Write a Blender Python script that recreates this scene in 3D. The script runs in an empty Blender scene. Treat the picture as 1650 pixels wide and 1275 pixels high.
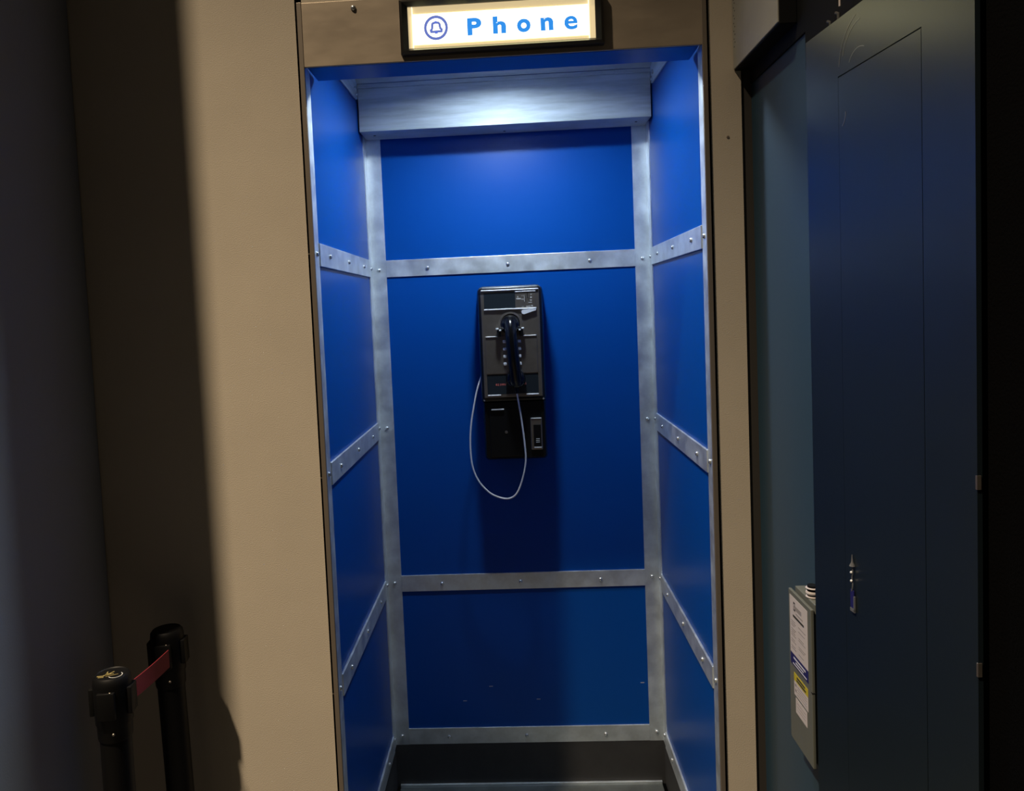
import bpy, bmesh, math, random
from mathutils import Vector, Matrix
random.seed(7)
S = bpy.context.scene
COL = S.collection
# ------------------------------------------------------------------ camera
IMG_W, IMG_H = 1650.0, 1275.0
POS = (0.004, -1.7268, 1.6)
YAW, PITCH, ROLL, F, CX, CY = 0.0471, 0.0588, -0.0428, 1267.3793, 769.8362, 574.7207
def rot3():
    B = Matrix(((1,0,0),(0,0,-1),(0,1,0)))
    c, s = math.cos(YAW), math.sin(YAW); Y = Matrix(((c,0,s),(0,1,0),(-s,0,c)))
    c, s = math.cos(PITCH), math.sin(PITCH); P = Matrix(((1,0,0),(0,c,-s),(0,s,c)))
    c, s = math.cos(ROLL), math.sin(ROLL); Q = Matrix(((c,-s,0),(s,c,0),(0,0,1)))
    return Q @ P @ Y @ B                      # world -> image axes (x right, y down, z forward)
cam = bpy.data.cameras.new('camera')
cam.sensor_fit = 'HORIZONTAL'; cam.sensor_width = 36.0
cam.lens = F * 36.0 / IMG_W
cam.shift_x = (IMG_W/2 - CX) / IMG_W
cam.shift_y = (CY - IMG_H/2) / IMG_W
cam.clip_start = 0.02
camo = bpy.data.objects.new('camera', cam); COL.objects.link(camo)
M = rot3()
right, down, fwd = Vector(M[0]), Vector(M[1]), Vector(M[2])
R = Matrix((right, -down, -fwd)).transposed()
camo.matrix_world = Matrix.Translation(POS) @ R.to_4x4()
S.camera = camo
# ------------------------------------------------------------------ view, world, lights
S.view_settings.view_transform = 'Standard'
S.view_settings.look = 'None'
S.view_settings.exposure = 0.0
S.view_settings.gamma = 1.0
S.view_settings.use_curve_mapping = False
W = bpy.data.worlds.new('world'); S.world = W; W.use_nodes = True
W.node_tree.nodes['Background'].inputs[0].default_value = (1.0, 0.93, 0.84, 1)
W.node_tree.nodes['Background'].inputs[1].default_value = 0.018
LAMP_STRENGTH = 550.0
def lamp(name, kind, loc, target, power, color, size, angle=None, blend=0.5):
    l = bpy.data.lights.new(name, kind); l.energy = power; l.color = color
    if kind == 'SPOT': l.spot_size = math.radians(angle); l.spot_blend = blend; l.shadow_soft_size = size
    if kind == 'AREA': l.size = size
    o = bpy.data.objects.new(name, l); COL.objects.link(o); o.location = loc
    o.rotation_euler = (Vector(target) - Vector(loc)).to_track_quat('-Z', 'Y').to_euler()
    return o
# track spot of the gallery, high up in front of the wall
lamp('gallery_spot', 'SPOT', (-1.956, -2.0, 5.94), (-1.078, -2.689, 0.313), 3250, (1.0, 0.80, 0.56), 0.095, 86.5, 1.0)

# ------------------------------------------------------------------ materials
def mat(name, color, rough=0.5, metal=0.0, bump=0.0, bscale=60.0, var=0.0, vscale=8.0, vcol=None, stretch=None,
        emit=None, estr=0.0, rvar=0.0, spec=0.5, trans=0.0, coat=0.0):
    m = bpy.data.materials.new(name); m.use_nodes = True
    nt = m.node_tree; b = nt.nodes['Principled BSDF']; L = nt.links.new
    b.inputs['Base Color'].default_value = (*color, 1)
    b.inputs['Roughness'].default_value = rough
    b.inputs['Metallic'].default_value = metal
    b.inputs['Specular IOR Level'].default_value = spec
    b.inputs['Transmission Weight'].default_value = trans
    b.inputs['Coat Weight'].default_value = coat
    if emit:
        b.inputs['Emission Color'].default_value = (*emit, 1); b.inputs['Emission Strength'].default_value = estr
    tc = None
    if bump or var or rvar:
        tc = nt.nodes.new('ShaderNodeTexCoord'); mp = nt.nodes.new('ShaderNodeMapping')
        L(tc.outputs['Object'], mp.inputs[0])
        if stretch: mp.inputs['Scale'].default_value = stretch
    if var or rvar:
        n = nt.nodes.new('ShaderNodeTexNoise'); n.inputs['Scale'].default_value = vscale
        n.inputs['Detail'].default_value = 6; n.inputs['Roughness'].default_value = 0.6; L(mp.outputs[0], n.inputs[0])
        if var:
            r = nt.nodes.new('ShaderNodeValToRGB'); r.color_ramp.elements[0].position = 0.35; r.color_ramp.elements[1].position = 0.65
            vc = vcol or tuple(max(0, c*(1-var)) for c in color)
            r.color_ramp.elements[0].color = (*vc, 1); r.color_ramp.elements[1].color = (*color, 1)
            L(n.outputs[0], r.inputs[0]); L(r.outputs[0], b.inputs['Base Color'])
        if rvar:
            q = nt.nodes.new('ShaderNodeMapRange'); q.inputs[3].default_value = rough - rvar; q.inputs[4].default_value = rough + rvar
            q.inputs[1].default_value = .3; q.inputs[2].default_value = .7
            L(n.outputs[0], q.inputs[0]); L(q.outputs[0], b.inputs['Roughness'])
    if bump:
        n2 = nt.nodes.new('ShaderNodeTexNoise'); n2.inputs['Scale'].default_value = bscale; n2.inputs['Detail'].default_value = 3
        L(mp.outputs[0], n2.inputs[0])
        bp = nt.nodes.new('ShaderNodeBump'); bp.inputs['Strength'].default_value = bump; bp.inputs['Distance'].default_value = 0.002
        L(n2.outputs[0], bp.inputs['Height']); L(bp.outputs[0], b.inputs['Normal'])
    return m
m_beige = mat('beige_wall_paint', (0.50, 0.44, 0.352), 0.85, bump=0.25, bscale=420, var=0.06, vscale=5)
m_grey = mat('grey_wall_paint', (0.24, 0.25, 0.285), 0.85, bump=0.2, bscale=300)
m_ceil = mat('dark_ceiling_paint', (0.03, 0.03, 0.03), 0.9, var=0.2)
m_floor = mat('dark_concrete', (0.05, 0.048, 0.045), 0.6, var=0.3, vscale=6)
m_black = mat('black_wall_covering', (0.0012, 0.0012, 0.0014), 0.95, bump=0.6, bscale=260, spec=0.02)
m_jamb = mat('dark_bronze_jamb', (0.03, 0.026, 0.022), 0.7)
m_blue = mat('blue_laminate', (0.001, 0.058, 0.295), 0.33, spec=0.19)
m_alu = mat('dull_aluminium', (0.80, 0.86, 0.90), 0.47, metal=0.88, var=0.2, vscale=22, rvar=0.08, bump=0.06, bscale=200)
m_alub = mat('brushed_aluminium', (0.52, 0.60, 0.66), 0.80, metal=0.42, var=0.25, vscale=7, rvar=0.06, bump=0.12, bscale=60, stretch=(1.0, 1, 10))
_b = m_alub.node_tree.nodes['Principled BSDF']; _b.inputs['Anisotropic'].default_value = 0.8; _b.inputs['Anisotropic Rotation'].default_value = 0.25
_t = m_alub.node_tree.nodes.new('ShaderNodeCombineXYZ'); _t.inputs[0].default_value = 1.0     # brush lines run along X
m_alub.node_tree.links.new(_t.outputs[0], _b.inputs['Tangent'])
m_tray = mat('scuffed_dark_aluminium', (0.14, 0.16, 0.16), 0.5, metal=0.5, var=0.4, vscale=9)
m_screw = mat('screw_steel', (0.62, 0.64, 0.66), 0.25, metal=0.8)
m_bronze = mat('bronze_steel', (0.42, 0.35, 0.27), 0.5, metal=0.55, var=0.14, vscale=7, rvar=0.06, stretch=(1, 1, 3))
m_trim = mat('bronze_trim', (0.25, 0.21, 0.17), 0.45, metal=0.6)
m_blackpl = mat('black_plastic', (0.006, 0.006, 0.007), 0.28, spec=0.5)
m_handset = mat('black_handset', (0.003, 0.003, 0.0035), 0.2, spec=0.35)
m_rubber = mat('black_rubber', (0.03, 0.03, 0.031), 0.7, var=0.25, vscale=14)
m_phone = mat('black_enamel_steel', (0.005, 0.005, 0.0055), 0.28, spec=0.35)
m_face = mat('satin_chrome', (0.33, 0.29, 0.25), 0.36, metal=0.9, var=0.12, vscale=40)
m_chrome = mat('bright_chrome', (0.88, 0.89, 0.90), 0.25, metal=0.3)
m_window = mat('dark_card_window', (0.012, 0.017, 0.022), 0.3)
m_redp = mat('faded_red_print', (0.70, 0.16, 0.12), 0.6)
m_slvp = mat('silver_print', (0.5, 0.5, 0.48), 0.5)
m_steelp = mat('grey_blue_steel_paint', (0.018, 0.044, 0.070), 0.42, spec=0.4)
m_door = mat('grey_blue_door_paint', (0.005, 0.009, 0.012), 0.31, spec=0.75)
m_boxp = mat('grey_box_paint', (0.30, 0.30, 0.27), 0.45, var=0.12, vscale=12)
m_boxd = mat('dark_box_and_shade', (0.0022, 0.0025, 0.003), 0.7, spec=0.15)  # also carries the painted shade on the wall above the door
m_dgrey = mat('dark_grey_metal', (0.05, 0.05, 0.05), 0.5, metal=0.4)
m_elec = mat('grey_enclosure_paint', (0.10, 0.105, 0.09), 0.45, var=0.08)
m_paper = mat('white_label', (0.42, 0.38, 0.38), 0.6)
m_navy = mat('navy_label', (0.008, 0.008, 0.085), 0.5)
m_yel = mat('yellow_label', (0.40, 0.33, 0.02), 0.5)
m_ink = mat('black_ink', (0.02, 0.02, 0.02), 0.6)
m_inkg = mat('grey_ink', (0.22, 0.20, 0.20), 0.6)
m_inkw = mat('white_ink', (0.45, 0.45, 0.5), 0.6)
m_scratch = mat('bare_scratch', (0.30, 0.30, 0.28), 0.4, metal=0.5)
m_belt = mat('red_webbing', (0.17, 0.004, 0.012), 0.75, bump=0.3, bscale=500)
m_gold = mat('gold_print', (0.34, 0.27, 0.10), 0.4, metal=0.3)
m_post = mat('black_powder_coat', (0.003, 0.003, 0.0033), 0.5, spec=0.15)
m_armor = mat('armoured_cable', (0.80, 0.80, 0.80), 0.35, metal=0.4)
m_clear = mat('clear_plastic', (0.18, 0.19, 0.21), 0.2, spec=0.5, trans=0.5)
m_hole = mat('dark_hole', (0.003, 0.003, 0.003), 0.9)
m_glow_edge = mat('amber_backlit_plastic', (0.6, 0.5, 0.3), 0.4, emit=(0.80, 0.62, 0.34), estr=0.8)
m_glow = mat('backlit_sign_face', (0.8, 0.8, 0.7), 0.4, emit=(1.0, 0.93, 0.50), estr=3.2)
m_glow_rim = mat('sign_edge_light', (0.8, 0.8, 0.7), 0.4, emit=(1.0, 0.95, 0.70), estr=1.15)
m_print_blue = mat('backlit_blue_print', (0.0, 0.1, 0.5), 0.4, emit=(0.03, 0.26, 0.76), estr=1.0)
m_print_navy = mat('backlit_slate_blue_print', (0.1, 0.1, 0.4), 0.4, emit=(0.10, 0.16, 0.48), estr=1.0)
m_bulb = mat('lit_diffuser', (0.9, 0.9, 0.9), 0.4, emit=(0.76, 0.88, 1.0), estr=LAMP_STRENGTH)
m_lampbase = mat('lamp_base_white', (0.5, 0.5, 0.5), 0.5)

# ------------------------------------------------------------------ mesh helpers
def box(bm, a, b, bev=0.0, seg=2):
    lo = [min(a[i], b[i]) for i in range(3)]; hi = [max(a[i], b[i]) for i in range(3)]
    v = [bm.verts.new((x, y, z)) for x in (lo[0], hi[0]) for y in (lo[1], hi[1]) for z in (lo[2], hi[2])]
    fs = [bm.faces.new([v[i] for i in f]) for f in ((0,1,3,2),(4,6,7,5),(0,4,5,1),(2,3,7,6),(0,2,6,4),(1,5,7,3))]
    if bev > 0:
        es = list({e for f in fs for e in f.edges})
        bmesh.ops.bevel(bm, geom=es, offset=bev, segments=seg, profile=0.5, affect='EDGES')
def prism(bm, pts, axis, a, b):
    """polygon pts (2D) extruded along axis from a to b"""
    def P(u, v, w):
        return {'x': (w, u, v), 'y': (u, w, v), 'z': (u, v, w)}[axis]
    A = [bm.verts.new(P(u, v, a)) for u, v in pts]; B = [bm.verts.new(P(u, v, b)) for u, v in pts]
    n = len(pts)
    bm.faces.new(A); bm.faces.new(B[::-1])
    for i in range(n): bm.faces.new((A[i], B[i], B[(i+1) % n], A[(i+1) % n]))
def lathe(bm, prof, center, axis='z', seg=24):
    """prof: list of (radius, height)"""
    ax = {'x': (Vector((1,0,0)), Vector((0,1,0)), Vector((0,0,1))), 'y': (Vector((0,1,0)), Vector((1,0,0)), Vector((0,0,1))),
          'z': (Vector((0,0,1)), Vector((1,0,0)), Vector((0,1,0)))}[axis]
    rings = []
    for r, h in prof:
        c = Vector(center) + ax[0]*h
        if r < 1e-6: rings.append([bm.verts.new(c)])
        else: rings.append([bm.verts.new(c + ax[1]*r*math.cos(2*math.pi*k/seg) + ax[2]*r*math.sin(2*math.pi*k/seg)) for k in range(seg)])
    for A, B in zip(rings, rings[1:]):
        if len(A) == 1 and len(B) == 1: continue
        for k in range(seg):
            j = (k+1) % seg
            if len(A) == 1: bm.faces.new((A[0], B[k], B[j]))
            elif len(B) == 1: bm.faces.new((A[k], A[j], B[0]))
            else: bm.faces.new((A[k], A[j], B[j], B[k]))
    for r in (rings[0], rings[-1]):
        if len(r) > 2: bm.faces.new(r)
def smooth_path(pts, n=8):
    P = [Vector(p) for p in pts]; out = []
    for i in range(len(P)-1):
        p0 = P[max(0, i-1)]; p1 = P[i]; p2 = P[i+1]; p3 = P[min(len(P)-1, i+2)]
        for k in range(n):
            t = k/n
            out.append(0.5*((2*p1) + (p2-p0)*t + (2*p0-5*p1+4*p2-p3)*t*t + (3*p1-p0-3*p2+p3)*t**3))
    out.append(P[-1]); return out
def tube(bm, pts, rad, seg=10, flat=None):
    P = [Vector(p) for p in pts]; rings = []
    prev = None
    for i, p in enumerate(P):
        d = (P[min(i+1, len(P)-1)] - P[max(i-1, 0)]).normalized()
        if prev is None:
            u = d.orthogonal().normalized()
        else:
            u = (prev - d*prev.dot(d)).normalized()
        prev = u; v = d.cross(u)
        r = rad[i] if isinstance(rad, (list, tuple)) else rad
        rings.append([bm.verts.new(p + u*r*math.cos(2*math.pi*k/seg) + v*r*math.sin(2*math.pi*k/seg)) for k in range(seg)])
    for A, B in zip(rings, rings[1:]):
        for k in range(seg):
            j = (k+1) % seg; bm.faces.new((A[k], A[j], B[j], B[k]))
    bm.faces.new(rings[0]); bm.faces.new(rings[-1])
def obj(name, bm, m, parent=None, label=None, smooth=False, kind=None):
    bmesh.ops.recalc_face_normals(bm, faces=bm.faces)
    me = bpy.data.meshes.new(name); bm.to_mesh(me); bm.free()
    me.materials.append(m)
    if smooth:
        me.shade_smooth()
        try: me.set_sharp_from_angle(angle=math.radians(35))
        except Exception: pass
    o = bpy.data.objects.new(name, me); COL.objects.link(o)
    if parent is not None:
        o.parent = parent
        if parent.type == 'EMPTY': o.matrix_parent_inverse = Matrix.Translation(parent.location).inverted()
    if label: o['label'] = label
    if kind: o['kind'] = kind
    return o
def bx(name, a, b, m, parent=None, bev=0.0, label=None, kind=None, seg=2):
    bm = bmesh.new(); box(bm, a, b, bev, seg)
    return obj(name, bm, m, parent, label, kind=kind)
def thing(name, label, cat, loc=(0, 0, 0), group=None):
    o = bpy.data.objects.new(name, None); COL.objects.link(o); o.location = loc; o.empty_display_size = 0.05
    o['label'] = label; o['category'] = cat
    if group: o['group'] = group
    return o
def struct(name, a, b, m):
    return bx(name, a, b, m, kind='structure')
def glyph(name, ch, m, parent, box4, plane, off, depth=0.0008, bold=0.03):
    """lettering fitted into box4=(u0,v0,u1,v1) on a plane: plane 'y' (u=X, v=Z, facing -Y)"""
    cu = bpy.data.curves.new('text', 'FONT'); cu.body = ch; cu.size = 1.0; cu.offset = bold; cu.extrude = 0.01
    cu.resolution_u = 6
    t = bpy.data.objects.new('text', cu); COL.objects.link(t)
    bpy.context.view_layer.update()
    me = bpy.data.meshes.new_from_object(t.evaluated_get(bpy.context.evaluated_depsgraph_get()))
    bpy.data.objects.remove(t); me.name = name
    xs = [v.co.x for v in me.vertices]; ys = [v.co.y for v in me.vertices]
    x0, x1, y0, y1 = min(xs), max(xs), min(ys), max(ys)
    for v in me.vertices:
        u = box4[0] + (v.co.x-x0)/(x1-x0)*(box4[2]-box4[0]); w = box4[1] + (v.co.y-y0)/(y1-y0)*(box4[3]-box4[1])
        d = off - (v.co.z+0.01)/0.02*depth
        v.co = (u, d, w) if plane == 'y' else (d, u, w)
    me.materials.clear(); me.materials.append(m)
    o = bpy.data.objects.new(name, me); COL.objects.link(o)
    if parent is not None:
        o.parent = parent
        if parent.type == 'EMPTY': o.matrix_parent_inverse = Matrix.Translation(parent.location).inverted()
    return o

D = 0.718          # depth of the booth
HW = 0.43          # half width
# ------------------------------------------------------------------ setting
struct('floor', (-3.2, -4.2, -0.1), (3.0, 1.2, 0.0), m_floor)
struct('ceiling', (-3.2, -4.2, 6.4), (3.0, 1.2, 6.5), m_ceil)
bm = bmesh.new()
box(bm, (-3.2, 0.0, 0.0), (-0.437, 0.08, 6.4)); box(bm, (0.437, 0.0, 0.0), (0.507, 0.08, 6.4)); box(bm, (-0.437, 0.0, 2.279), (0.437, 0.08, 6.4))
wall_b = obj('wall_back', bm, m_beige, kind='structure')
bm = bmesh.new()
box(bm, (-1.10, -0.42, 0.0), (-0.945, 0.0, 6.4), 0.004)
obj('wall_left', bm, m_grey, kind='structure')
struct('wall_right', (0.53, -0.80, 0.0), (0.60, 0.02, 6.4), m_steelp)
struct('trim_1', (0.507, 0.006, 0.0), (0.53, 0.03, 6.4), m_jamb)
struct('wall_entry', (0.531, -4.2, 0.0), (0.66, -0.80, 6.4), m_black)
bm = bmesh.new(); box(bm, (0.526, -0.80, 1.99), (0.530, -0.315, 6.4)); box(bm, (0.526, -0.315, 2.055), (0.530, -0.001, 6.4))  # black upper wall, extended down as painted shade under cabinet and header
obj('upper_wall_shade', bm, m_boxd, kind='structure')

# ------------------------------------------------------------------ phone booth
booth = thing('phone_booth', 'blue-panelled phone booth with riveted aluminium rails, built into the beige wall', 'phone booth', (0, 0.35, 0.0))
FL = 0.072
# blue panels
def bpanel(a, b): return bx('wall_panel', a, b, m_blue, booth)
RZ = [(1.714, 1.766), (1.214, 1.266), (0.716, 0.768), (0.214, 0.266)]
TOPZ = 2.34
for z0, z1 in ((1.740, TOPZ), (0.742, 1.740), (0.212, 0.742)):
    bpanel((-HW, D, z0), (HW, D+0.012, z1 - 0.0006))
for sx in (-1, 1):
    for z0, z1 in ((1.740, TOPZ), (1.24, 1.740), (0.742, 1.24), (0.212, 0.742)):
        bpanel((sx*HW, 0.0, z0), (sx*(HW+0.012), D+0.012, z1 - 0.0006))
bx('kick_board', (-HW, D-0.004, FL), (HW, D+0.012, 0.213), m_rubber, booth, label='black rubber kick board')
for sx in (-1, 1):
    bx('kick_board', (sx*(HW-0.001), 0.0, FL), (sx*(HW+0.012), D-0.004, 0.213), m_rubber, booth, label='black rubber kick board')
# screws: one shared mesh
def screw_mesh():
    bm = bmesh.new(); lathe(bm, [(0.0060, 0.0), (0.0056, 0.0026), (0.0036, 0.0046), (0.0, 0.0052)], (0, 0, 0), 'z', 10)
    bmesh.ops.recalc_face_normals(bm, faces=bm.faces)
    me = bpy.data.meshes.new('screw'); bm.to_mesh(me); bm.free(); me.materials.append(m_screw); me.shade_smooth(); return me
SCREW = screw_mesh()
def screw(parent, loc, nrm):
    o = bpy.data.objects.new('screw', SCREW); COL.objects.link(o)
    o.rotation_euler = Vector(nrm).to_track_quat('Z', 'Y').to_euler(); o.location = loc
    o.parent = parent
# corner posts (L sections)
posts = {}
for sx in (-1, 1):
    bm = bmesh.new()
    x0, x1 = sx*HW, sx*(HW-0.046)
    t = 0.003
    prism(bm, [(x0, D), (x1, D), (x1, D-t), (sx*(HW-t), D-t), (sx*(HW-t), D-0.05), (x0, D-0.05)], 'z', 0.212, 2.14)
    p = obj('back_post', bm, m_alu, booth); posts[sx] = p
    for z in (1.737, 1.242, 0.744, 0.242):
        screw(p, (sx*0.406, D-t, z), (0, -1, 0)); screw(p, (sx*(HW-t), D-0.03, z+0.003), (-sx, 0, 0))
    bm = bmesh.new()
    prism(bm, [(x0, 0.0), (sx*(HW-t), 0.0), (sx*(HW-t), 0.040), (x0, 0.040)], 'z', 0.0, 2.33)
    fp = obj('front_post', bm, m_alu, booth)
    for z in (1.740, 1.244, 0.746, 0.243): screw(fp, (sx*(HW-t), 0.018, z), (-sx, 0, 0))
    bx('jamb_trim', (sx*(HW-0.004), -0.007, 0.0), (sx*(HW+0.0065), 0.0, 2.2785), m_trim, booth, bev=0.001)
# horizontal rails
for i, (z0, z1) in enumerate(RZ):
    if i != 1:
        r = bx('back_rail', (-0.384, D-0.0045, z0), (0.384, D, z1), m_alu, booth, bev=0.0008)
        for x in ((-0.255, -0.006, 0.245)): screw(r, (x, D-0.0045, (z0+z1)/2-0.002), (0, -1, 0))
        if i == 3:
            for sx in (-1, 1): pass
    for sx in (-1, 1):
        r = bx('side_rail', (sx*HW, 0.040, z0), (sx*(HW-0.006), D-0.05, z1), m_alu, booth, bev=0.0012)
        for y in (0.131, 0.345, 0.558): screw(r, (sx*(HW-0.006), y, (z0+z1)/2+0.001), (-sx, 0, 0))
# upper metal box across the back
bm = bmesh.new()
box(bm, (-0.4255, D-0.115, 2.137), (0.4255, D, 2.262), 0.0015)
hb = obj('header_box', bm, m_alub, booth, label='brushed aluminium box across the top of the back panel')
bm = bmesh.new(); box(bm, (-0.4255, D-0.119, 2.262), (0.4255, D-0.05, 2.274), 0.001)
obj('header_lip', bm, m_alub, hb)
bm = bmesh.new()
prism(bm, [(D-0.119, 2.275), (D-0.121, 2.2765), (0.44, 2.335), (0.44, 2.3335)], 'x', -0.4255, 0.4255)
obj('header_slope', bm, m_alub, booth)
for sx in (-1, 1):
    bm = bmesh.new()
    prism(bm, [(0.36, 2.222), (D-0.1155, 2.228), (D-0.1155, 2.30), (0.30, 2.30), (0.30, 2.222)][0:0] or [(0.372, 2.222), (0.36, 2.30), (D-0.1155, 2.30), (D-0.1155, 2.232), (D-0.135, 2.226)], 'x', sx*(HW-0.001), sx*(HW-0.004))
    g = obj('corner_gusset', bm, m_alub, booth)
    for y, z in ((0.562, 2.252), (0.585, 2.240)):
        screw(g, (sx*(HW-0.004), y, z), (-sx, 0, 0))
    bm = bmesh.new(); lathe(bm, [(0.004, 0), (0.004, 0.0006), (0, 0.0006)], (sx*0.39, D-0.06, 2.1362), 'z', 10)
    obj('rivet', bm, m_hole, hb)
bm = bmesh.new(); lathe(bm, [(0.004, 0), (0.004, 0.0006), (0, 0.0006)], (0.0, D-0.03, 2.1362), 'z', 10); obj('rivet', bm, m_hole, hb)
# blue soffit strip at the front, its bright edge angles and the light cavity above
bx('soffit_strip', (-HW+0.0095, 0.0, 2.140), (HW-0.0095, 0.094, 2.150), m_blue, booth)
bx('booth_roof', (-HW-0.012, 0.0, TOPZ), (HW+0.012, D+0.012, TOPZ+0.02), m_alu, booth)
# front header
hd = bx('header_panel', (-HW+0.003, -0.006, 2.1405), (HW-0.001, 0.0, 2.2775), m_bronze, booth, bev=0.0015, label='bronze-coloured steel header panel')
bx('header_backing', (-HW, 0.0, 2.15), (HW, 0.03, 2.279), m_alu, booth)
screw(hd, (-0.313, -0.006, 2.260), (0, -1, 0)); screw(hd, (0.30, -0.006, 2.262), (0, -1, 0))
# floor tray
bx('floor_tray', (-HW+0.012, 0.0, 0.0), (HW-0.012, D-0.012, FL+0.004), m_tray, booth, bev=0.002, label='scuffed aluminium floor tray')
bx('tray_lip', (-HW+0.012, D-0.0125, 0.0), (HW-0.012, D-0.0045, FL+0.012), m_alu, booth, bev=0.001)
# small chips on the lower back panel
for x, z in ((-0.205, 0.352), (-0.12, 0.398), (0.03, 0.353), (0.36, 0.40)):
    bx('paint_chip', (x, D-0.0003, z), (x+0.012, D+0.001, z+0.002), m_inkw, booth)

# lamp in the cavity
LX, LY = -0.01, 0.275
lp = thing('ceiling_lamp', 'small round lit lamp hidden in the ceiling of the blue phone booth', 'lamp', (LX, LY, 2.34))
bm = bmesh.new(); lathe(bm, [(0.050, 2.318), (0.062, 2.318), (0.062, 2.286), (0.066, 2.286), (0.066, 2.34), (0.0, 2.34), (0.0, 2.318)], (LX, LY, 0), 'z', 32); obj('lamp_can', bm, m_lampbase, lp, smooth=True)
bm = bmesh.new(); lathe(bm, [(0.044, 2.317), (0.044, 2.302), (0.0, 2.299)], (LX, LY, 0), 'z', 32); obj('diffuser', bm, m_bulb, lp, smooth=True)

# ------------------------------------------------------------------ lit sign
sg = thing('phone_sign', 'lit Phone sign with a bell emblem in a black frame on the header', 'sign', (0.0, -0.006, 2.153))
bm = bmesh.new()
X0, X1, Z0, Z1 = -0.212, 0.219, 2.150, 2.2635
fw_ = 0.017
def ringface(pts_out, pts_in, y0, y1): pass
yf, yb = -0.030, -0.006
o4 = [(X0, Z0), (X1, Z0), (X1, Z1), (X0, Z1)]
m4 = [(X0+0.006, Z0+0.006), (X1-0.006, Z0+0.006), (X1-0.006, Z1-0.006), (X0+0.006, Z1-0.006)]
i4 = [(X0+fw_, Z0+fw_-0.004), (X1-fw_, Z0+fw_-0.004), (X1-fw_, Z1-fw_+0.004), (X0+fw_, Z1-fw_+0.004)]
rings = [[bm.verts.new((x, y, z)) for x, z in q] for q, y in ((o4, yb), (o4, yf+0.006), (m4, yf), (i4, yf+0.010), (i4, yb))]
for A, B in zip(rings, rings[1:]):
    for k in range(4): bm.faces.new((A[k], A[(k+1)%4], B[(k+1)%4], B[k]))
for k in range(4): bm.faces.new((rings[0][k], rings[0][(k+1)%4], rings[-1][(k+1)%4], rings[-1][k]))
obj('sign_frame', bm, m_blackpl, sg)
bx('diffuser_panel', (X0+fw_-0.001, -0.016, Z0+0.012), (X1-fw_+0.001, -0.007, Z1-0.012), m_glow_edge, sg, label='amber backlit border')
bx('face_strip', (-0.186, -0.0185, 2.171), (0.189, -0.016, 2.234), m_glow, sg, label='cream white lit face with blue lettering')
for x in (-0.1865, 0.188): bx('edge_light', (x, -0.020, 2.1635), (x+0.0018, -0.016, 2.249), m_glow_rim, sg)
LB = -0.0185
for ch, b4 in (('P', (-0.0690, 2.1835, -0.0385, 2.2195)), ('h', (-0.0145, 2.1838, 0.0135, 2.2200)), ('o', (0.0365, 2.1835, 0.0655, 2.2115)),
               ('n', (0.0865, 2.1843, 0.1135, 2.2115)), ('e', (0.1365, 2.1835, 0.1645, 2.2115))):
    glyph('letter', ch, m_print_blue, sg, b4, 'y', LB, bold=0.022 if ch == 'e' else 0.042)
# bell emblem: ring and outlined bell
def band(bm, pts, w, y0, y1, closed=False):
    n = len(pts); L, Rr = [], []
    for i in range(n):
        a = Vector(pts[i-1] if (i or closed) else pts[i]); b = Vector(pts[(i+1) % n] if (i < n-1 or closed) else pts[i]); d = (b-a).normalized()
        nn = Vector((-d.y, d.x))*w/2; c = Vector(pts[i]); L.append(c+nn); Rr.append(c-nn)
    def V(p, y): return bm.verts.new((p.x, y, p.y))
    la = [V(p, y0) for p in L]; ra = [V(p, y0) for p in Rr]; lb = [V(p, y1) for p in L]; rb = [V(p, y1) for p in Rr]
    for i in range(n if closed else n-1):
        j = (i+1) % n
        bm.faces.new((la[i], la[j], ra[j], ra[i])); bm.faces.new((lb[i], rb[i], rb[j], lb[j]))
        bm.faces.new((la[i], lb[i], lb[j], la[j])); bm.faces.new((ra[i], ra[j], rb[j], rb[i]))
    if not closed:
        for i in (0, n-1): bm.faces.new((la[i], ra[i], rb[i], lb[i]))
ex, ez, er = -0.1355, 2.2035, 0.0228
bm = bmesh.new()
band(bm, [(ex+er*math.cos(t*math.pi/24), ez+er*math.sin(t*math.pi/24)) for t in range(48)], 0.0060, LB-0.0008, LB, True)
obj('emblem_ring', bm, m_print_navy, sg)
bm = bmesh.new(); q = er/280.0
def e(x, y): return (ex+(x-495)*q, ez-(y-522)*q)
band(bm, [e(*p) for p in ((420,405),(460,392),(495,388),(530,392),(572,402),(590,430),(598,490),(612,545),(650,575),(650,618),(495,620),(350,620),(348,585),(385,560),(398,500),(400,440),(408,412))], 0.0052, LB-0.0008, LB, True)
band(bm, [e(492, 350), e(494, 388)], 0.0046, LB-0.0008, LB)
band(bm, [e(497, 622), e(498, 672)], 0.0060, LB-0.0008, LB)
obj('emblem_bell', bm, m_print_navy, sg)

# ------------------------------------------------------------------ payphone
PF = D - 0.135     # front plane of the face
ph = thing('payphone', 'black wall payphone with chrome face and hanging armoured cord, centred in the blue booth', 'payphone', (-0.004, D, 1.15))
bm = bmesh.new()
def rrect(x0, x1, z0, z1, r, n=5, rb=None):
    rb = r if rb is None else rb; out = []
    for cx, cz, a0, rr in ((x1-r, z1-r, 0, r), (x0+r, z1-r, 90, r), (x0+rb, z0+rb, 180, rb), (x1-rb, z0+rb, 270, rb)):
        for k in range(n+1):
            a = math.radians(a0 + 90*k/n); out.append((cx+rr*math.cos(a), cz+rr*math.sin(a)))
    return out
def loft(bm, loops):
    """loops: (list of (x,z), y)"""
    rg = [[bm.verts.new((x, y, z)) for x, z in pts] for pts, y in loops]
    for A, B in zip(rg, rg[1:]):
        n = len(A)
        for k in range(n): bm.faces.new((A[k], A[(k+1)%n], B[(k+1)%n], B[k]))
    bm.faces.new(rg[0]); bm.faces.new(rg[-1])
hx0, hx1 = -0.099, 0.091
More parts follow.
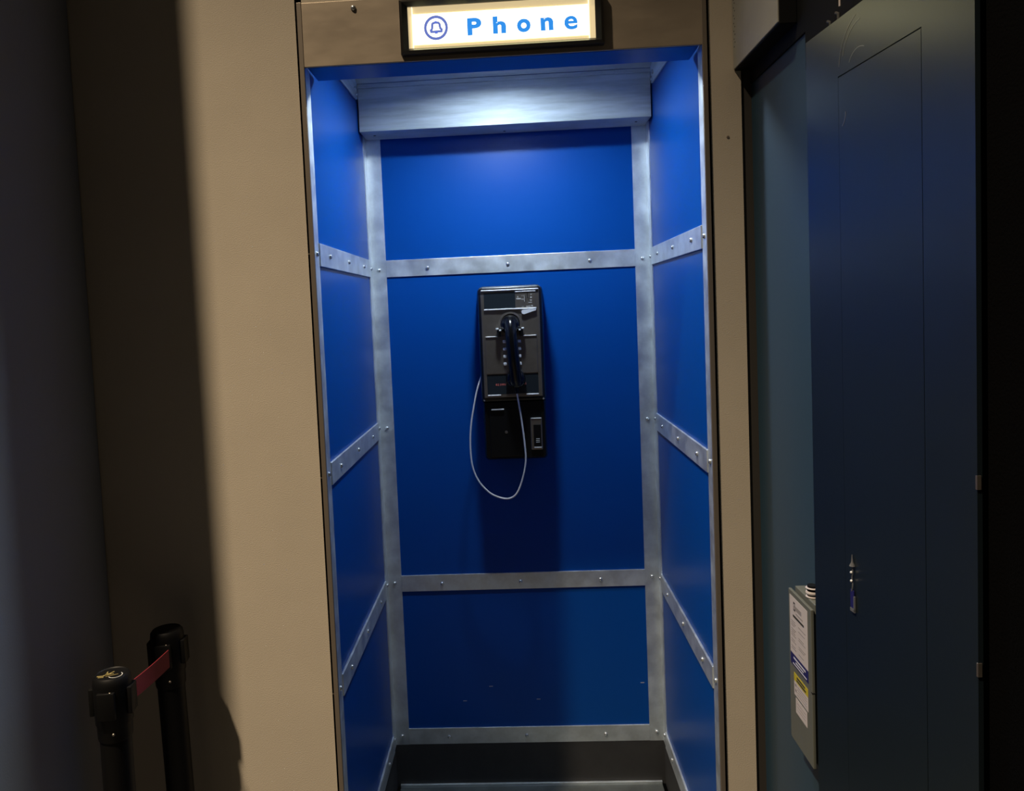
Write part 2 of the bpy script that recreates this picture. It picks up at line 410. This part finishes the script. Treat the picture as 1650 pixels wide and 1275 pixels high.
loft(bm, [(rrect(hx0-0.006, hx1+0.006, 1.326, 1.672, 0.02, rb=0.004), D), (rrect(hx0-0.004, hx1+0.004, 1.326, 1.6705, 0.019, rb=0.004), D-0.05),
          (rrect(hx0, hx1, 1.328, 1.667, 0.016, rb=0.004), PF+0.012), (rrect(hx0+0.003, hx1-0.003, 1.330, 1.664, 0.013, rb=0.003), PF+0.004), (rrect(hx0+0.008, hx1-0.008, 1.334, 1.659, 0.009, rb=0.003), PF+0.001)])
hs = obj('upper_housing', bm, m_phone, ph, smooth=True)
bm = bmesh.new(); loft(bm, [(rrect(hx0+0.001, hx1+0.001, 1.150, 1.327, 0.004, rb=0.012), D), (rrect(hx0+0.003, hx1-0.001, 1.152, 1.327, 0.004, rb=0.012), PF+0.022),
          (rrect(hx0+0.008, hx1-0.006, 1.157, 1.324, 0.004, rb=0.009), PF+0.014)])
va = obj('vault_housing', bm, m_phone, ph, smooth=True)
# faceplate frame and plates
def plate(name, x0, z0, x1, z1, y, t, m, parent=ph, bev=0.0008, label=None):
    return bx(name, (x0, y-t, z0), (x1, y+0.002, z1), m, parent, bev=bev, label=label)
fr = plate('face_frame', -0.0895, 1.341, 0.0815, 1.657, PF, 0.0015, m_face, bev=0.001)
FY = PF-0.0015
plate('top_ledge', -0.088, 1.6535, 0.080, 1.6575, FY, 0.005, m_chrome, fr, 0.0018, 'bright chrome ledge')
plate('card_window', -0.080, 1.602, 0.0115, 1.648, FY, 0.0005, m_window, ph, 0, 'dark instruction card window')
cp = plate('coin_plate', 0.0120, 1.602, 0.0715, 1.650, FY, 0.0022, m_face)
plate('coin_ledge', 0.012, 1.648, 0.0715, 1.6505, FY-0.002, 0.0025, m_chrome, cp, 0.0006)
# coin slots and engraved marks
for x0, z0, x1, z1 in ((0.0465, 1.629, 0.0485, 1.6445), (0.0515, 1.618, 0.0528, 1.638), (0.0405, 1.618, 0.0417, 1.636)):
    plate('coin_slot', x0, z0, x1, z1, FY-0.0022, 0.0003, m_hole, cp, 0)
for x0, z0, x1, z1 in ((0.015, 1.627, 0.0285, 1.630), (0.018, 1.632, 0.021, 1.636), (0.030, 1.626, 0.037, 1.6275), (0.030, 1.636, 0.0385, 1.637), (0.0385, 1.620, 0.0395, 1.636),
                       (0.054, 1.622, 0.060, 1.624), (0.056, 1.630, 0.060, 1.633), (0.0575, 1.638, 0.0595, 1.642), (0.050, 1.616, 0.0605, 1.6175), (0.030, 1.6045, 0.036, 1.606), (0.043, 1.6045, 0.055, 1.6065), (0.0575, 1.605, 0.062, 1.608)):
    plate('engraved_mark', x0, z0, x1, z1, FY-0.0022, 0.0003, m_slvp, cp, 0)
plate('mid_ledge', -0.081, 1.5975, 0.0735, 1.6015, FY, 0.006, m_chrome, fr, 0.0018, 'bright chrome ledge')
# coin return lever
bm = bmesh.new()
pts = [(0.0715, 1.5965), (0.0715, 1.5935)] + [(0.036+0.0075*math.cos(math.radians(a)), 1.5895+0.0068*math.sin(math.radians(a))) for a in range(-70, -285, -25)] 
prism(bm, pts, 'y', FY, FY-0.008); obj('coin_lever', bm, m_chrome, ph, label='chrome coin release lever')
# keypad plate
kp = plate('keypad_plate', -0.081, 1.411, 0.0705, 1.5215, FY, 0.0030, m_face)
for x0, x1 in ((-0.079, -0.044), (0.0305, 0.0695)): plate('keypad_ledge', x0, 1.5185, x1, 1.5215, FY-0.0015, 0.005, m_chrome, kp, 0.0014)
for r, z in enumerate((1.505, 1.483, 1.461, 1.439)):
    for c, x in enumerate((-0.0245, -0.003, 0.0185)):
        bm = bmesh.new(); box(bm, (x-0.0048, FY-0.008, z-0.0045), (x+0.0048, FY-0.001, z+0.0045), 0.0018)
        obj('key', bm, m_chrome, kp, smooth=True)
# lower card recess
rc = plate('lower_card', -0.080, 1.350, 0.0705, 1.4085, FY, 0.0004, m_window, ph, 0, 'dark lower card with worn red lettering')
for x0, x1 in ((-0.080, -0.041), (0.034, 0.0705)): plate('lower_ledge', x0, 1.3455, x1, 1.3492, FY, 0.006, m_chrome, fr, 0.0016)
for ch, b4 in (('K', (-0.0545, 1.3755, -0.0505, 1.3815)), ('E', (-0.0495, 1.3755, -0.0455, 1.3815)), ('I', (-0.0425, 1.3755, -0.0412, 1.3815)), ('H', (-0.0385, 1.3757, -0.0345, 1.3815)),
               ('I', (-0.0325, 1.3757, -0.0312, 1.3815)), ('U', (-0.0295, 1.3757, -0.0255, 1.3815)), ('N', (0.0215, 1.3760, 0.0255, 1.382)), ('A', (0.0268, 1.3760, 0.0308, 1.382)), ('I', (0.0325, 1.3760, 0.0340, 1.382))):
    glyph('red_letter', ch, m_redp, rc, b4, 'y', FY-0.0004, 0.0003, 0.02)
for x, z in ((-0.0905, 1.3335), (0.0835, 1.3325)):
    bm = bmesh.new(); lathe(bm, [(0.0035, 0), (0.003, -0.0015), (0, -0.002)], (x, PF+0.003, z), 'y', 10); obj('face_screw', bm, m_screw, ph, smooth=True)
# vault door, coin return
VY = PF+0.014
vd = plate('vault_door', -0.078, 1.162, 0.018, 1.306, VY, 0.003, m_phone, ph, 0.0015)
plate('door_ledge', -0.072, 1.302, -0.034, 1.3055, VY-0.003, 0.006, m_chrome, vd, 0.0012, 'bright upper edge')
bm = bmesh.new(); lathe(bm, [(0.0045, 0), (0.004, -0.002), (0, -0.002)], (-0.030, VY-0.003, 1.235), 'y', 14); obj('vault_lock', bm, m_face, vd)
cr = plate('coin_return', 0.0425, 1.180, 0.0765, 1.275, VY, 0.006, m_face, ph, 0.002, 'chrome coin return chute')
plate('return_flap', 0.0505, 1.190, 0.0725, 1.255, VY-0.006, 0.003, m_phone, cr, 0.0012)
plate('return_ledge', 0.0445, 1.2725, 0.0745, 1.2750, VY-0.005, 0.003, m_chrome, cr, 0.0008)
plate('return_ledge', 0.0515, 1.1855, 0.0735, 1.1885, VY-0.006, 0.004, m_chrome, cr, 0.0008)
for z in (1.202, 1.207, 1.212): plate('return_mark', 0.057, z, 0.068, z+0.002, VY-0.009, 0.0003, m_slvp, cr, 0)
# cradle: ring recess, hooks
bm = bmesh.new()
lathe(bm, [(0.034, 0.0), (0.033, -0.003), (0.028, -0.0035), (0.026, 0.0)], (-0.005, FY, 1.558), 'y', 32)
obj('cradle_ring', bm, m_face, ph, smooth=True)
for sx, x in ((-1, -0.0395), (1, 0.0255)):
    bm = bmesh.new()
    box(bm, (x-0.0055, FY-0.030, 1.520), (x+0.0055, FY, 1.541), 0.002)
    h = obj('cradle_hook', bm, m_phone, ph, smooth=True)
    bm = bmesh.new()
    box(bm, (x+sx*0.0045-0.004, FY-0.033, 1.5405), (x+sx*0.0045+0.004, FY-0.006, 1.5455), 0.0015)
    box(bm, (x-sx*0.004-0.003, FY-0.036, 1.5365), (x-sx*0.004+0.003, FY-0.008, 1.5410), 0.0012)
    obj('hook_tip', bm, m_chrome, h, smooth=True, label='bright chrome tip')
# handset
bm = bmesh.new()
ey = FY-0.012
lathe(bm, [(0.0, 0.010), (0.024, 0.010), (0.0285, 0.004), (0.029, -0.006), (0.026, -0.017), (0.018, -0.025), (0.008, -0.028), (0.0, -0.0285)], (-0.0055, ey, 1.553), 'y', 28)
lathe(bm, [(0.0, 0.010), (0.024, 0.010), (0.0285, 0.003), (0.0285, -0.008), (0.024, -0.018), (0.014, -0.024), (0.0, -0.026)], (0.0045, ey, 1.395), 'y', 28)
path = smooth_path([(-0.0055, ey-0.010, 1.562), (-0.005, ey-0.026, 1.545), (-0.0035, ey-0.036, 1.510), (-0.001, ey-0.039, 1.474), (0.0015, ey-0.036, 1.440), (0.0035, ey-0.026, 1.408), (0.0045, ey-0.010, 1.388)], 5)
n = len(path); tube(bm, path, [0.0172 if 3 < i < n-4 else 0.0185 for i in range(n)], 16)
hset = obj('handset', bm, m_handset, ph, smooth=True, label='glossy black handset')
bm = bmesh.new(); tube(bm, [(0.005, ey-0.008, 1.372), (0.0055, ey-0.010, 1.352)], [0.0065, 0.0045], 12); obj('cord_grommet', bm, m_handset, hset, smooth=True)
cy = [(-0.080, D-0.10, 1.432), (-0.095, D-0.098, 1.409), (-0.112, 0.0, 1.364), (-0.125, 0, 1.31), (-0.135, 0, 1.255), (-0.139, 0, 1.20), (-0.136, 0, 1.144), (-0.123, 0, 1.103), (-0.102, 0, 1.073),
      (-0.074, 0, 1.051), (-0.036, 0, 1.041), (-0.008, 0, 1.055), (0.012, 0, 1.099), (0.024, 0, 1.154), (0.022, 0, 1.213), (0.016, 0, 1.277), (0.010, 0, 1.323), (0.0058, 0, 1.358)]
pts = []
for i, (x, y, z) in enumerate(cy):
    if i >= 2: y = D-0.105 - 0.05*min(1, (i-2)/9.0)
    pts.append((x, y, z))
pts[-1] = (0.0056, ey-0.0105, 1.357)
bm = bmesh.new(); tube(bm, smooth_path(pts, 6), 0.0026, 8); obj('armoured_cord', bm, m_armor, ph, smooth=True, label='silver armoured steel cord')

# ------------------------------------------------------------------ right side: steel box, door leaf, switch box
sb = thing('wall_cabinet', 'grey steel box with black underside mounted high beside the door', 'box', (0.51, -0.14, 2.083))
bx('cabinet_body', (0.4945, -0.280, 2.083), (0.5255, -0.001, 2.72), m_boxd, sb, bev=0.001, label='black box body')
sp = bx('side_plate', (0.4915, -0.2795, 2.086), (0.4945, -0.0015, 2.718), m_boxp, sb, bev=0.0008, label='grey painted side plate')
for k in range(14):
    z = 2.13 + 0.008*k; y = -0.012 - 0.006*(k % 2)
    bm = bmesh.new(); lathe(bm, [(0.0014, 0), (0.0014, -0.0004), (0, -0.0004)], (0.4915, y, z), 'x', 8); obj('vent_hole', bm, m_hole, sp)
# door leaf (slightly skewed slab)
dr = bpy.data.objects.new('door_1', None); COL.objects.link(dr); dr['kind'] = 'structure'; dr.location = (0.484, -0.43, 0)
A = Vector((0.484, -0.43)); ud = Vector((0.08, -1.0)).normalized(); nd = Vector((-ud.y, ud.x))
if nd.x < 0: nd = -nd
def dbox(name, u0, u1, z0, z1, d0, d1, m, bev=0.0, parent=dr, label=None):
    bm = bmesh.new(); box(bm, (u0, d0, z0), (u1, d1, z1), bev)
    for v in bm.verts:
        p = A + ud*v.co.x + nd*v.co.y; v.co = (p.x, p.y, v.co.z)
    return obj(name, bm, m, parent, label)
dw = 0.402
ps0, ps1, pt = 0.1015, 0.3055, 1.918
# stile / rail frame with a shallow sunken panel
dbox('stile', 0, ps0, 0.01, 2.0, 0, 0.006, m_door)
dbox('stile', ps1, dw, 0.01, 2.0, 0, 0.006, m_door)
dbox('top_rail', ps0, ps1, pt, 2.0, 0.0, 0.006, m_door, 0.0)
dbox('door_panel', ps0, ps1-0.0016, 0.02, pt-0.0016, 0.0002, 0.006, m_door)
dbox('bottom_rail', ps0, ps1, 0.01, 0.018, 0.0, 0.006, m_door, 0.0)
for z in (1.383, 1.167): dbox('hinge_leaf', dw-0.002, dw+0.001, z-0.008, z+0.008, -0.0008, 0.004, m_face)
# catch and pull rod on the top edge
bm = bmesh.new()
tube(bm, [(0.499, -0.520, 1.995), (0.499, -0.520, 2.012), (0.4985, -0.512, 2.016)], 0.0025, 8)
tube(bm, [(0.497, -0.497, 1.995), (0.496, -0.497, 2.008), (0.4955, -0.489, 2.012)], 0.0022, 8)
obj('top_catch', bm, m_dgrey, dr, smooth=True)
rod = bmesh.new(); tube(rod, [(0.500, -0.522, 2.022), (0.500, -0.522, 2.6)], 0.0015, 8)
obj('hanging_wire', rod, m_paper, dr, smooth=True)
# scratches on the door's upper corner
def arc(c, r, a0, a1, w=0.0006):
    pts = []
    for k in range(9):
        a = math.radians(a0+(a1-a0)*k/8); pts.append((c[0]+r*math.cos(a), c[1]+r*math.sin(a)*0.9))
    bm = bmesh.new(); tube(bm, [tuple((A+ud*u+nd*(-0.0000)).to_tuple()) + (z,) for u, z in pts], w, 4)
    return obj('scratch', bm, m_scratch, dr)
arc((0.17, 1.930), 0.055, 95, 165); arc((0.18, 1.925), 0.075, 110, 175); arc((0.16, 1.915), 0.03, 60, 150); arc((0.102, 1.86), 0.02, -60, 10)
# electrical switch box on the right wall
el = thing('switch_box', 'grey electrical switch box with white, navy and yellow labels on the dark right wall', 'electrical box', (0.53, -0.31, 0.77))
bx('enclosure_body', (0.509, -0.3595, 0.771), (0.530, -0.262, 1.062), m_elec, el, bev=0.0015)
cvr = bx('enclosure_cover', (0.5000, -0.364, 0.768), (0.5055, -0.252, 1.055), m_elec, el, bev=0.0012)
bx('inner_gasket', (0.5055, -0.358, 0.775), (0.509, -0.262, 1.050), m_hole, el)
bx('cover_seam', (0.4995, -0.3645, 0.905), (0.5058, -0.3600, 0.9068), m_hole, cvr)
def lab(name, y0, z0, y1, z1, m, t=0.0004, base=0.5, parent=el, label=None):
    return bx(name, (base-t, y0, z0), (base, y1, z1), m, parent, label=label)
wl = lab('white_label', -0.3475, 0.9375, -0.2595, 1.046, m_paper, label='white printed instruction label')
lab('logo_block', -0.2875, 1.022, -0.2790, 1.038, m_ink, 0.0003, 0.4996, wl)
glyph('logo_letter', 'D', m_paper, wl, (-0.2865, 1.025, -0.2800, 1.035), 'x', 0.4993, 0.0002)
lab('print_line', -0.318, 1.025, -0.289, 1.033, m_inkg, 0.0003, 0.4996, wl)
lab('print_line', -0.3245, 1.018, -0.291, 1.0205, m_inkg, 0.0003, 0.4996, wl)
lab('print_line', -0.330, 1.009, -0.276, 1.013, m_ink, 0.0003, 0.4996, wl)
for (y0, y1, zs) in ((-0.290, -0.266, (0.999, 0.995, 0.991, 0.984, 0.980, 0.976, 0.972, 0.964, 0.960, 0.951, 0.947)), (-0.338, -0.303, (0.998, 0.990, 0.978, 0.974, 0.962, 0.958, 0.9475))):
    for z in zs:
        k = random.uniform(0.0, 0.012)
        lab('print_line', y0+k, z, y1, z+0.0017, m_inkg, 0.0003, 0.4996, wl)
nl = lab('navy_label', -0.3475, 0.915, -0.2595, 0.9375, m_navy, label='navy blue label with white print')
lab('print_line', -0.335, 0.929, -0.275, 0.932, m_inkw, 0.0003, 0.4996, nl)
lab('print_line', -0.325, 0.9235, -0.285, 0.9255, m_inkw, 0.0003, 0.4996, nl)
lab('print_line', -0.340, 0.918, -0.272, 0.920, m_inkw, 0.0003, 0.4996, nl)
yl = lab('yellow_label', -0.3445, 0.888, -0.275, 0.903, m_yel, label='yellow warning strip with black print')
lab('print_line', -0.330, 0.8965, -0.290, 0.900, m_ink, 0.0003, 0.4996, yl); lab('print_line', -0.334, 0.891, -0.288, 0.8945, m_ink, 0.0003, 0.4996, yl)
w2 = lab('warning_text_label', -0.3445, 0.861, -0.275, 0.888, m_paper)
for z in (0.882, 0.877, 0.872, 0.867): lab('print_line', -0.338, z, -0.292, z+0.0012, m_inkg, 0.0003, 0.4996, w2)
for z in (0.879, 0.869): lab('print_mark', -0.287, z, -0.280, z+0.005, m_inkg, 0.0003, 0.4996, w2)
w3 = lab('small_white_label', -0.3385, 0.829, -0.282, 0.857, m_paper)
for z in (0.850, 0.844, 0.838): lab('print_line', -0.332, z, -0.290, z+0.001, m_inkg, 0.0003, 0.4996, w3)
bm = bmesh.new()
for zz, h in ((1.062, 0.003), (1.068, 0.0055), (1.078, 0.0025)):
    lathe(bm, [(0.011, zz), (0.012, zz+h/2), (0.011, zz+h)], (0.519, -0.322, 0), 'z', 18)
obj('conduit_fitting', bm, m_paper, el, smooth=True)
bm = bmesh.new(); lathe(bm, [(0.009, 1.060), (0.009, 1.084)], (0.519, -0.322, 0), 'z', 16); obj('conduit_stub', bm, m_boxd, el, smooth=True)
# clear tag hanging on the door leaf
tg = thing('door_tag', 'tiny clear and blue plastic tag hanging on the grey door leaf', 'tag', (0.493, -0.555, 1.13))
def dpt(u, z, d=-0.002): p = A+ud*u+nd*d; return (p.x, p.y, z)
bm = bmesh.new(); tube(bm, [dpt(0.1255, 1.214), dpt(0.1255, 1.203), dpt(0.1255, 1.197)], [0.0006, 0.0015, 0.0045], 8); obj('suction_pin', bm, m_clear, tg, smooth=True)
bm = bmesh.new(); tube(bm, smooth_path([dpt(0.1255, 1.197), dpt(0.127, 1.188), dpt(0.1245, 1.178), dpt(0.1265, 1.168), dpt(0.1235, 1.158)], 4), 0.0011, 6); obj('tag_loop', bm, m_clear, tg, smooth=True)
for z in (1.1875, 1.1745):
    bm = bmesh.new(); bmesh.ops.create_icosphere(bm, subdivisions=1, radius=0.0021, matrix=Matrix.Translation(dpt(0.1255, z, -0.0035))); obj('tag_bead', bm, m_chrome, tg, smooth=True)
def tbox(name, u0, u1, z0, z1, d0, d1, m):
    bm = bmesh.new(); box(bm, (u0, d0, z0), (u1, d1, z1))
    for v in bm.verts:
        p = A + ud*v.co.x + nd*v.co.y; v.co = (p.x, p.y, v.co.z)
    return obj(name, bm, m, tg)
tbox('tag_card', 0.119, 0.129, 1.133, 1.160, -0.0022, -0.0010, m_navy)
tbox('tag_edge', 0.129, 0.1315, 1.1285, 1.152, -0.0028, -0.0006, m_clear)
tbox('tag_edge', 0.119, 0.1315, 1.1275, 1.1325, -0.0028, -0.0006, m_clear)

# ------------------------------------------------------------------ stanchions
def stanchion(label, x, y, lean=0.0, top_mark=False):
    t = thing('barrier_post', label, 'barrier post', (x, y, 0), group='black belt barrier posts by the left wall')
    bm = bmesh.new(); lathe(bm, [(0.092, 0.0), (0.092, 0.008), (0.085, 0.014), (0.04, 0.022), (0.034, 0.028)], (0, 0, 0), 'z', 32)
    parts = [obj('base', bm, m_post, None, smooth=True)]
    bm = bmesh.new(); lathe(bm, [(0.0283, 0.02), (0.0283, 0.86)], (0, 0, 0), 'z', 32); parts.append(obj('post', bm, m_post, None, smooth=True))
    bm = bmesh.new(); lathe(bm, [(0.030, 0.820), (0.031, 0.824), (0.0315, 0.848), (0.0335, 0.852), (0.0345, 0.928), (0.033, 0.938), (0.029, 0.9425), (0.027, 0.941), (0.0, 0.941)], (0, 0, 0), 'z', 36)
    parts.append(obj('head', bm, m_post, None, smooth=True))
    for a in (0, 90, 180, 270):
        bm = bmesh.new(); box(bm, (0.030, -0.016, 0.868), (0.0393, 0.016, 0.920), 0.002)
        bm.transform(Matrix.Rotation(math.radians(a+8), 4, 'Z')); parts.append(obj('belt_clip', bm, m_post, None, smooth=True))
    for z, rr in ((0.918, 0.0345), (0.838, 0.0315)):
        bm = bmesh.new(); bmesh.ops.create_icosphere(bm, subdivisions=2, radius=0.0028, matrix=Matrix.Translation((0.012, -rr+0.002, z))); parts.append(obj('rivet', bm, m_face, None, smooth=True))
    if top_mark:
        zt = 0.9411
        for (dx, dy, w, h, a) in ((-0.016, -0.010, 0.013, 0.003, 10), (-0.013, -0.015, 0.010, 0.002, 10), (-0.004, -0.003, 0.018, 0.0018, 25), (-0.010, 0.003, 0.002, 0.012, 15), (-0.002, 0.006, 0.002, 0.010, -30),
                                  (-0.006, 0.0, 0.010, 0.003, 25), (0.004, -0.006, 0.022, 0.0012, 30)):
            bm = bmesh.new(); box(bm, (-w/2, -h/2, 0), (w/2, h/2, 0.0004))
            bm.transform(Matrix.Translation((dx, dy, zt)) @ Matrix.Rotation(math.radians(a), 4, 'Z')); parts.append(obj('gold_mark', bm, m_gold, None))
        bm = bmesh.new(); band(bm, [(0.010+0.012*math.cos(math.radians(k)), 0.004+0.012*math.sin(math.radians(k))) for k in range(-60, 141, 20)], 0.0012, 0, 0.0004)
        bm.transform(Matrix.Translation((0, 0, zt)) @ Matrix.Rotation(math.radians(-90), 4, 'X') @ Matrix.Scale(-1, 4, (0, 0, 1)))
        parts.append(obj('gold_mark', bm, m_slvp, None))
    for p in parts: p.parent = t
    t.rotation_euler = (0, lean, 0)
    return t
st1 = stanchion('nearer black belt barrier post with a gold mark on its cap', -0.784, -0.306, 0.0, True)
st2 = stanchion('black belt barrier post nearer the wall, plain cap, leaning slightly', -0.752, -0.098, -0.020)
# belt
bm = bmesh.new()
a = Vector((-0.6955, -0.386, 0.0)); b = Vector((-0.7235, -0.272, 0.0))
P0 = [(-0.760, -0.292), (-0.748, -0.144)]
n = 10; th = 0.0008
L0 = []
for k in range(n+1):
    t = k/n; x = P0[0][0]+(P0[1][0]-P0[0][0])*t; y = P0[0][1]+(P0[1][1]-P0[0][1])*t; sag = -0.002*math.sin(math.pi*t)
    L0.append([bm.verts.new((x+sx*th, y, z+sag)) for sx, z in ((-1, 0.878), (1, 0.878), (1, 0.915), (-1, 0.915))])
for A_, B_ in zip(L0, L0[1:]):
    for k in range(4): bm.faces.new((A_[k], A_[(k+1)%4], B_[(k+1)%4], B_[k]))
bm.faces.new(L0[0]); bm.faces.new(L0[-1])
o = obj('barrier_belt', bm, m_belt, None, 'dark red webbing belt stretched between the two black barrier posts'); o['category'] = 'belt'
# small screw in the right beige strip
bm = bmesh.new(); lathe(bm, [(0.0032, 0), (0.0028, -0.0012), (0, -0.0016)], (0.477, 0.0, 1.946), 'y', 10); obj('screw', bm, m_trim, wall_b)
